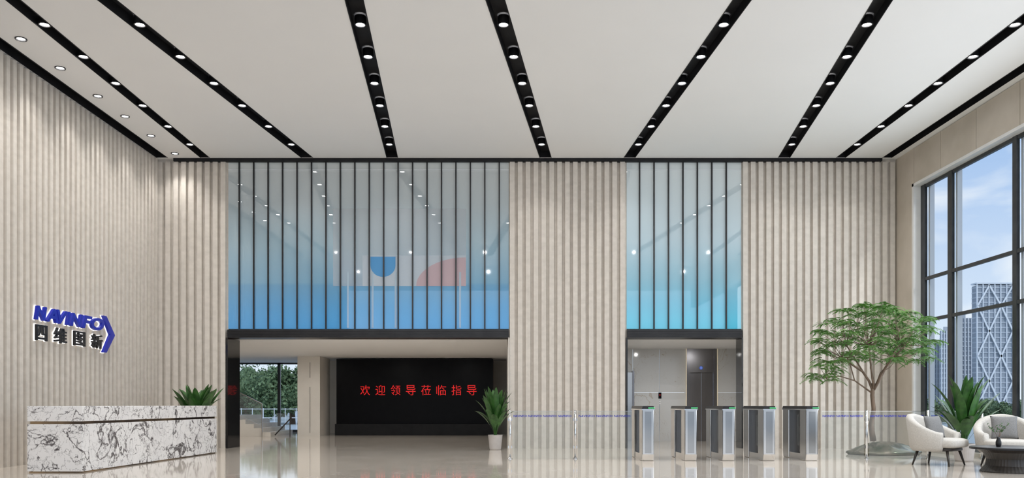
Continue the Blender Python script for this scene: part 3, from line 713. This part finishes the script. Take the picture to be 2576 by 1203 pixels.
def tower(label, x0, x1, ytop, Y, m, style):
    X0, X1 = px(x0,Y), px(x1,Y); Z = pz(ytop,Y); xc = (X0+X1)/2; D = (X1-X0)*.25
    t = thing('office_tower', label, 'tower', (xc, Y, -.14))
    hw = (X1-X0)/2
    bm = NB(); box(bm, -hw, hw, 0, D, 0, Z); obj('tower_body', bm, m, t)
    bm = NB(); k = 0; fh = 3.6; z = 2
    while z < Z-1: box(bm, -hw-.15, hw+.15, -.3, D, z, z+(1.0 if style else 1.5)); z += fh
    obj('floor_bands', bm, M['tower_grey'], t)
    bm = NB()
    nn = 6 if style == 1 else 5
    for i in range(nn+1):
        xx = -hw+2*hw*i/nn; box(bm, xx-.35, xx+.35, -.8, 0, 0, Z+ (2 if style == 1 else 0))
    if style == 1:
        zz = 0; j = 0
        while zz < Z-14:
            for i in range(3):
                a = -hw+2*hw*(i)/3; b = a+2*hw/3
                if (i+j)%2: a, b = b, a
                bar(bm, (a,-1.1,zz), (b,-1.1,min(Z,zz+18)), 1.1, .6)
            zz += 18; j += 1
        box(bm, -hw-.8, hw+.8, -1.2, D, Z+1, Z+2)
    obj('lattice' if style == 1 else 'facade_fins', bm, M['tower_white'], t)
    if style != 1:
        bm = NB(); box(bm, -hw*.5, hw*.4, 1, D*.7, Z, Z+3); obj('roof_box', bm, M['tower_grey'], t)
tower('tall tower with white diagonal lattice seen through the tall window', 2457, 2546, 718, 600, M['tower_glass'], 1)
tower('banded grey tower left of the lattice tower', 2402, 2443, 800, 640, M['tower_glass'], 2)
tower('narrow grey tower behind the tree canopy', 2368, 2399, 832, 610, M['tower_glass'], 3)
tower('lowest grey tower at the left edge of the tall window', 2332, 2362, 862, 620, M['tower_glass'], 3)
tower('small pale tower between the two larger towers', 2444, 2458, 895, 700, M['tower_grey'], 4)
# ---------------------------------------------------------------- world, lamps, camera
wd = bpy.data.worlds.new('sky'); bpy.context.scene.world = wd; wd.use_nodes = True
nt = wd.node_tree; bg = nt.nodes['Background']; L = nt.links.new
tc = nt.nodes.new('ShaderNodeTexCoord'); sp = nt.nodes.new('ShaderNodeSeparateXYZ'); L(tc.outputs['Generated'], sp.inputs[0])
cr = nt.nodes.new('ShaderNodeValToRGB'); cr.color_ramp.elements[0].position = .0; cr.color_ramp.elements[0].color = (.80,.88,.96,1)
cr.color_ramp.elements[1].position = .36; cr.color_ramp.elements[1].color = (.22,.42,.78,1); L(sp.outputs[2], cr.inputs[0])
mp = nt.nodes.new('ShaderNodeMapping'); mp.inputs['Scale'].default_value = (2.2,2.2,4); mp.inputs['Location'].default_value = (.3,.1,.2); L(tc.outputs['Generated'], mp.inputs[0])
nz = nt.nodes.new('ShaderNodeTexNoise'); nz.inputs['Scale'].default_value = 3.2; nz.inputs['Detail'].default_value = 10; nz.inputs['Distortion'].default_value = .4; L(mp.outputs[0], nz.inputs['Vector'])
c2 = nt.nodes.new('ShaderNodeValToRGB'); c2.color_ramp.elements[0].position = .46; c2.color_ramp.elements[1].position = .62; c2.color_ramp.elements[1].color = (.85,.85,.85,1); L(nz.outputs['Fac'], c2.inputs[0])
mx = nt.nodes.new('ShaderNodeMixRGB'); mx.inputs[2].default_value = (.86,.90,.95,1); L(c2.outputs[0], mx.inputs[0]); L(cr.outputs[0], mx.inputs[1]); L(mx.outputs[0], bg.inputs[0]); bg.inputs[1].default_value = 1.15
def area(loc, rot, sx, sy, e, col=(1,.985,.965)):
    ld = bpy.data.lights.new('area', 'AREA'); ld.shape = 'RECTANGLE'; ld.size = sx; ld.size_y = sy; ld.energy = e; ld.color = col
    o = bpy.data.objects.new('area_lamp', ld); C.objects.link(o); o.location = loc; o.rotation_euler = rot
def spot(loc, rx, e, size, soft, col=(1,.985,.965)):
    ld = bpy.data.lights.new('spot', 'SPOT'); ld.energy = e; ld.spot_size = math.radians(size); ld.spot_blend = 1; ld.shadow_soft_size = soft; ld.color = col
    lo = bpy.data.objects.new('spot_lamp', ld); C.objects.link(lo); lo.location = loc; lo.rotation_euler = (math.radians(rx), 0, 0)
for i in range(6):
    for (Y, e) in ((8.5, 190), (4.0, 240)): spot((-6.5+2.75*i, Y, CZ-.15), 42, e, 130, .025)  # added fill spots without fixtures, aimed towards the back wall
area((9.0,12,3.2), (0,math.radians(90),0), 5, 12, 330, (.95,.98,1))
for X in (-9, -6.5, -4, -1.6):
    for Y in (21.8, 25.2): spot((X, Y, 2.56), 12, 65, 165, .04, (1,.965,.92))
for X in (3.8, 5.4): spot((X, 21.4, 2.56), 14, 60, 165, .04, (1,.99,.97))
sn = bpy.data.lights.new('sun','SUN'); sn.energy = 1.6; sn.angle = .2; so = bpy.data.objects.new('sun_lamp', sn); C.objects.link(so); so.rotation_euler = (math.radians(50),0,math.radians(35))
cam = bpy.data.cameras.new('camera'); co = bpy.data.objects.new('camera', cam); C.objects.link(co); bpy.context.scene.camera = co
co.location = (0,0,EYE); co.rotation_euler = (PI/2,0,0)
cam.sensor_width = 36; cam.clip_end = 3000; cam.clip_start = .1
cam.lens = F/2576*36; cam.shift_x = 0; cam.shift_y = (HY-601.5)/2576
vs = bpy.context.scene.view_settings; vs.view_transform = 'Standard'; vs.look = 'None'; vs.exposure = -.1
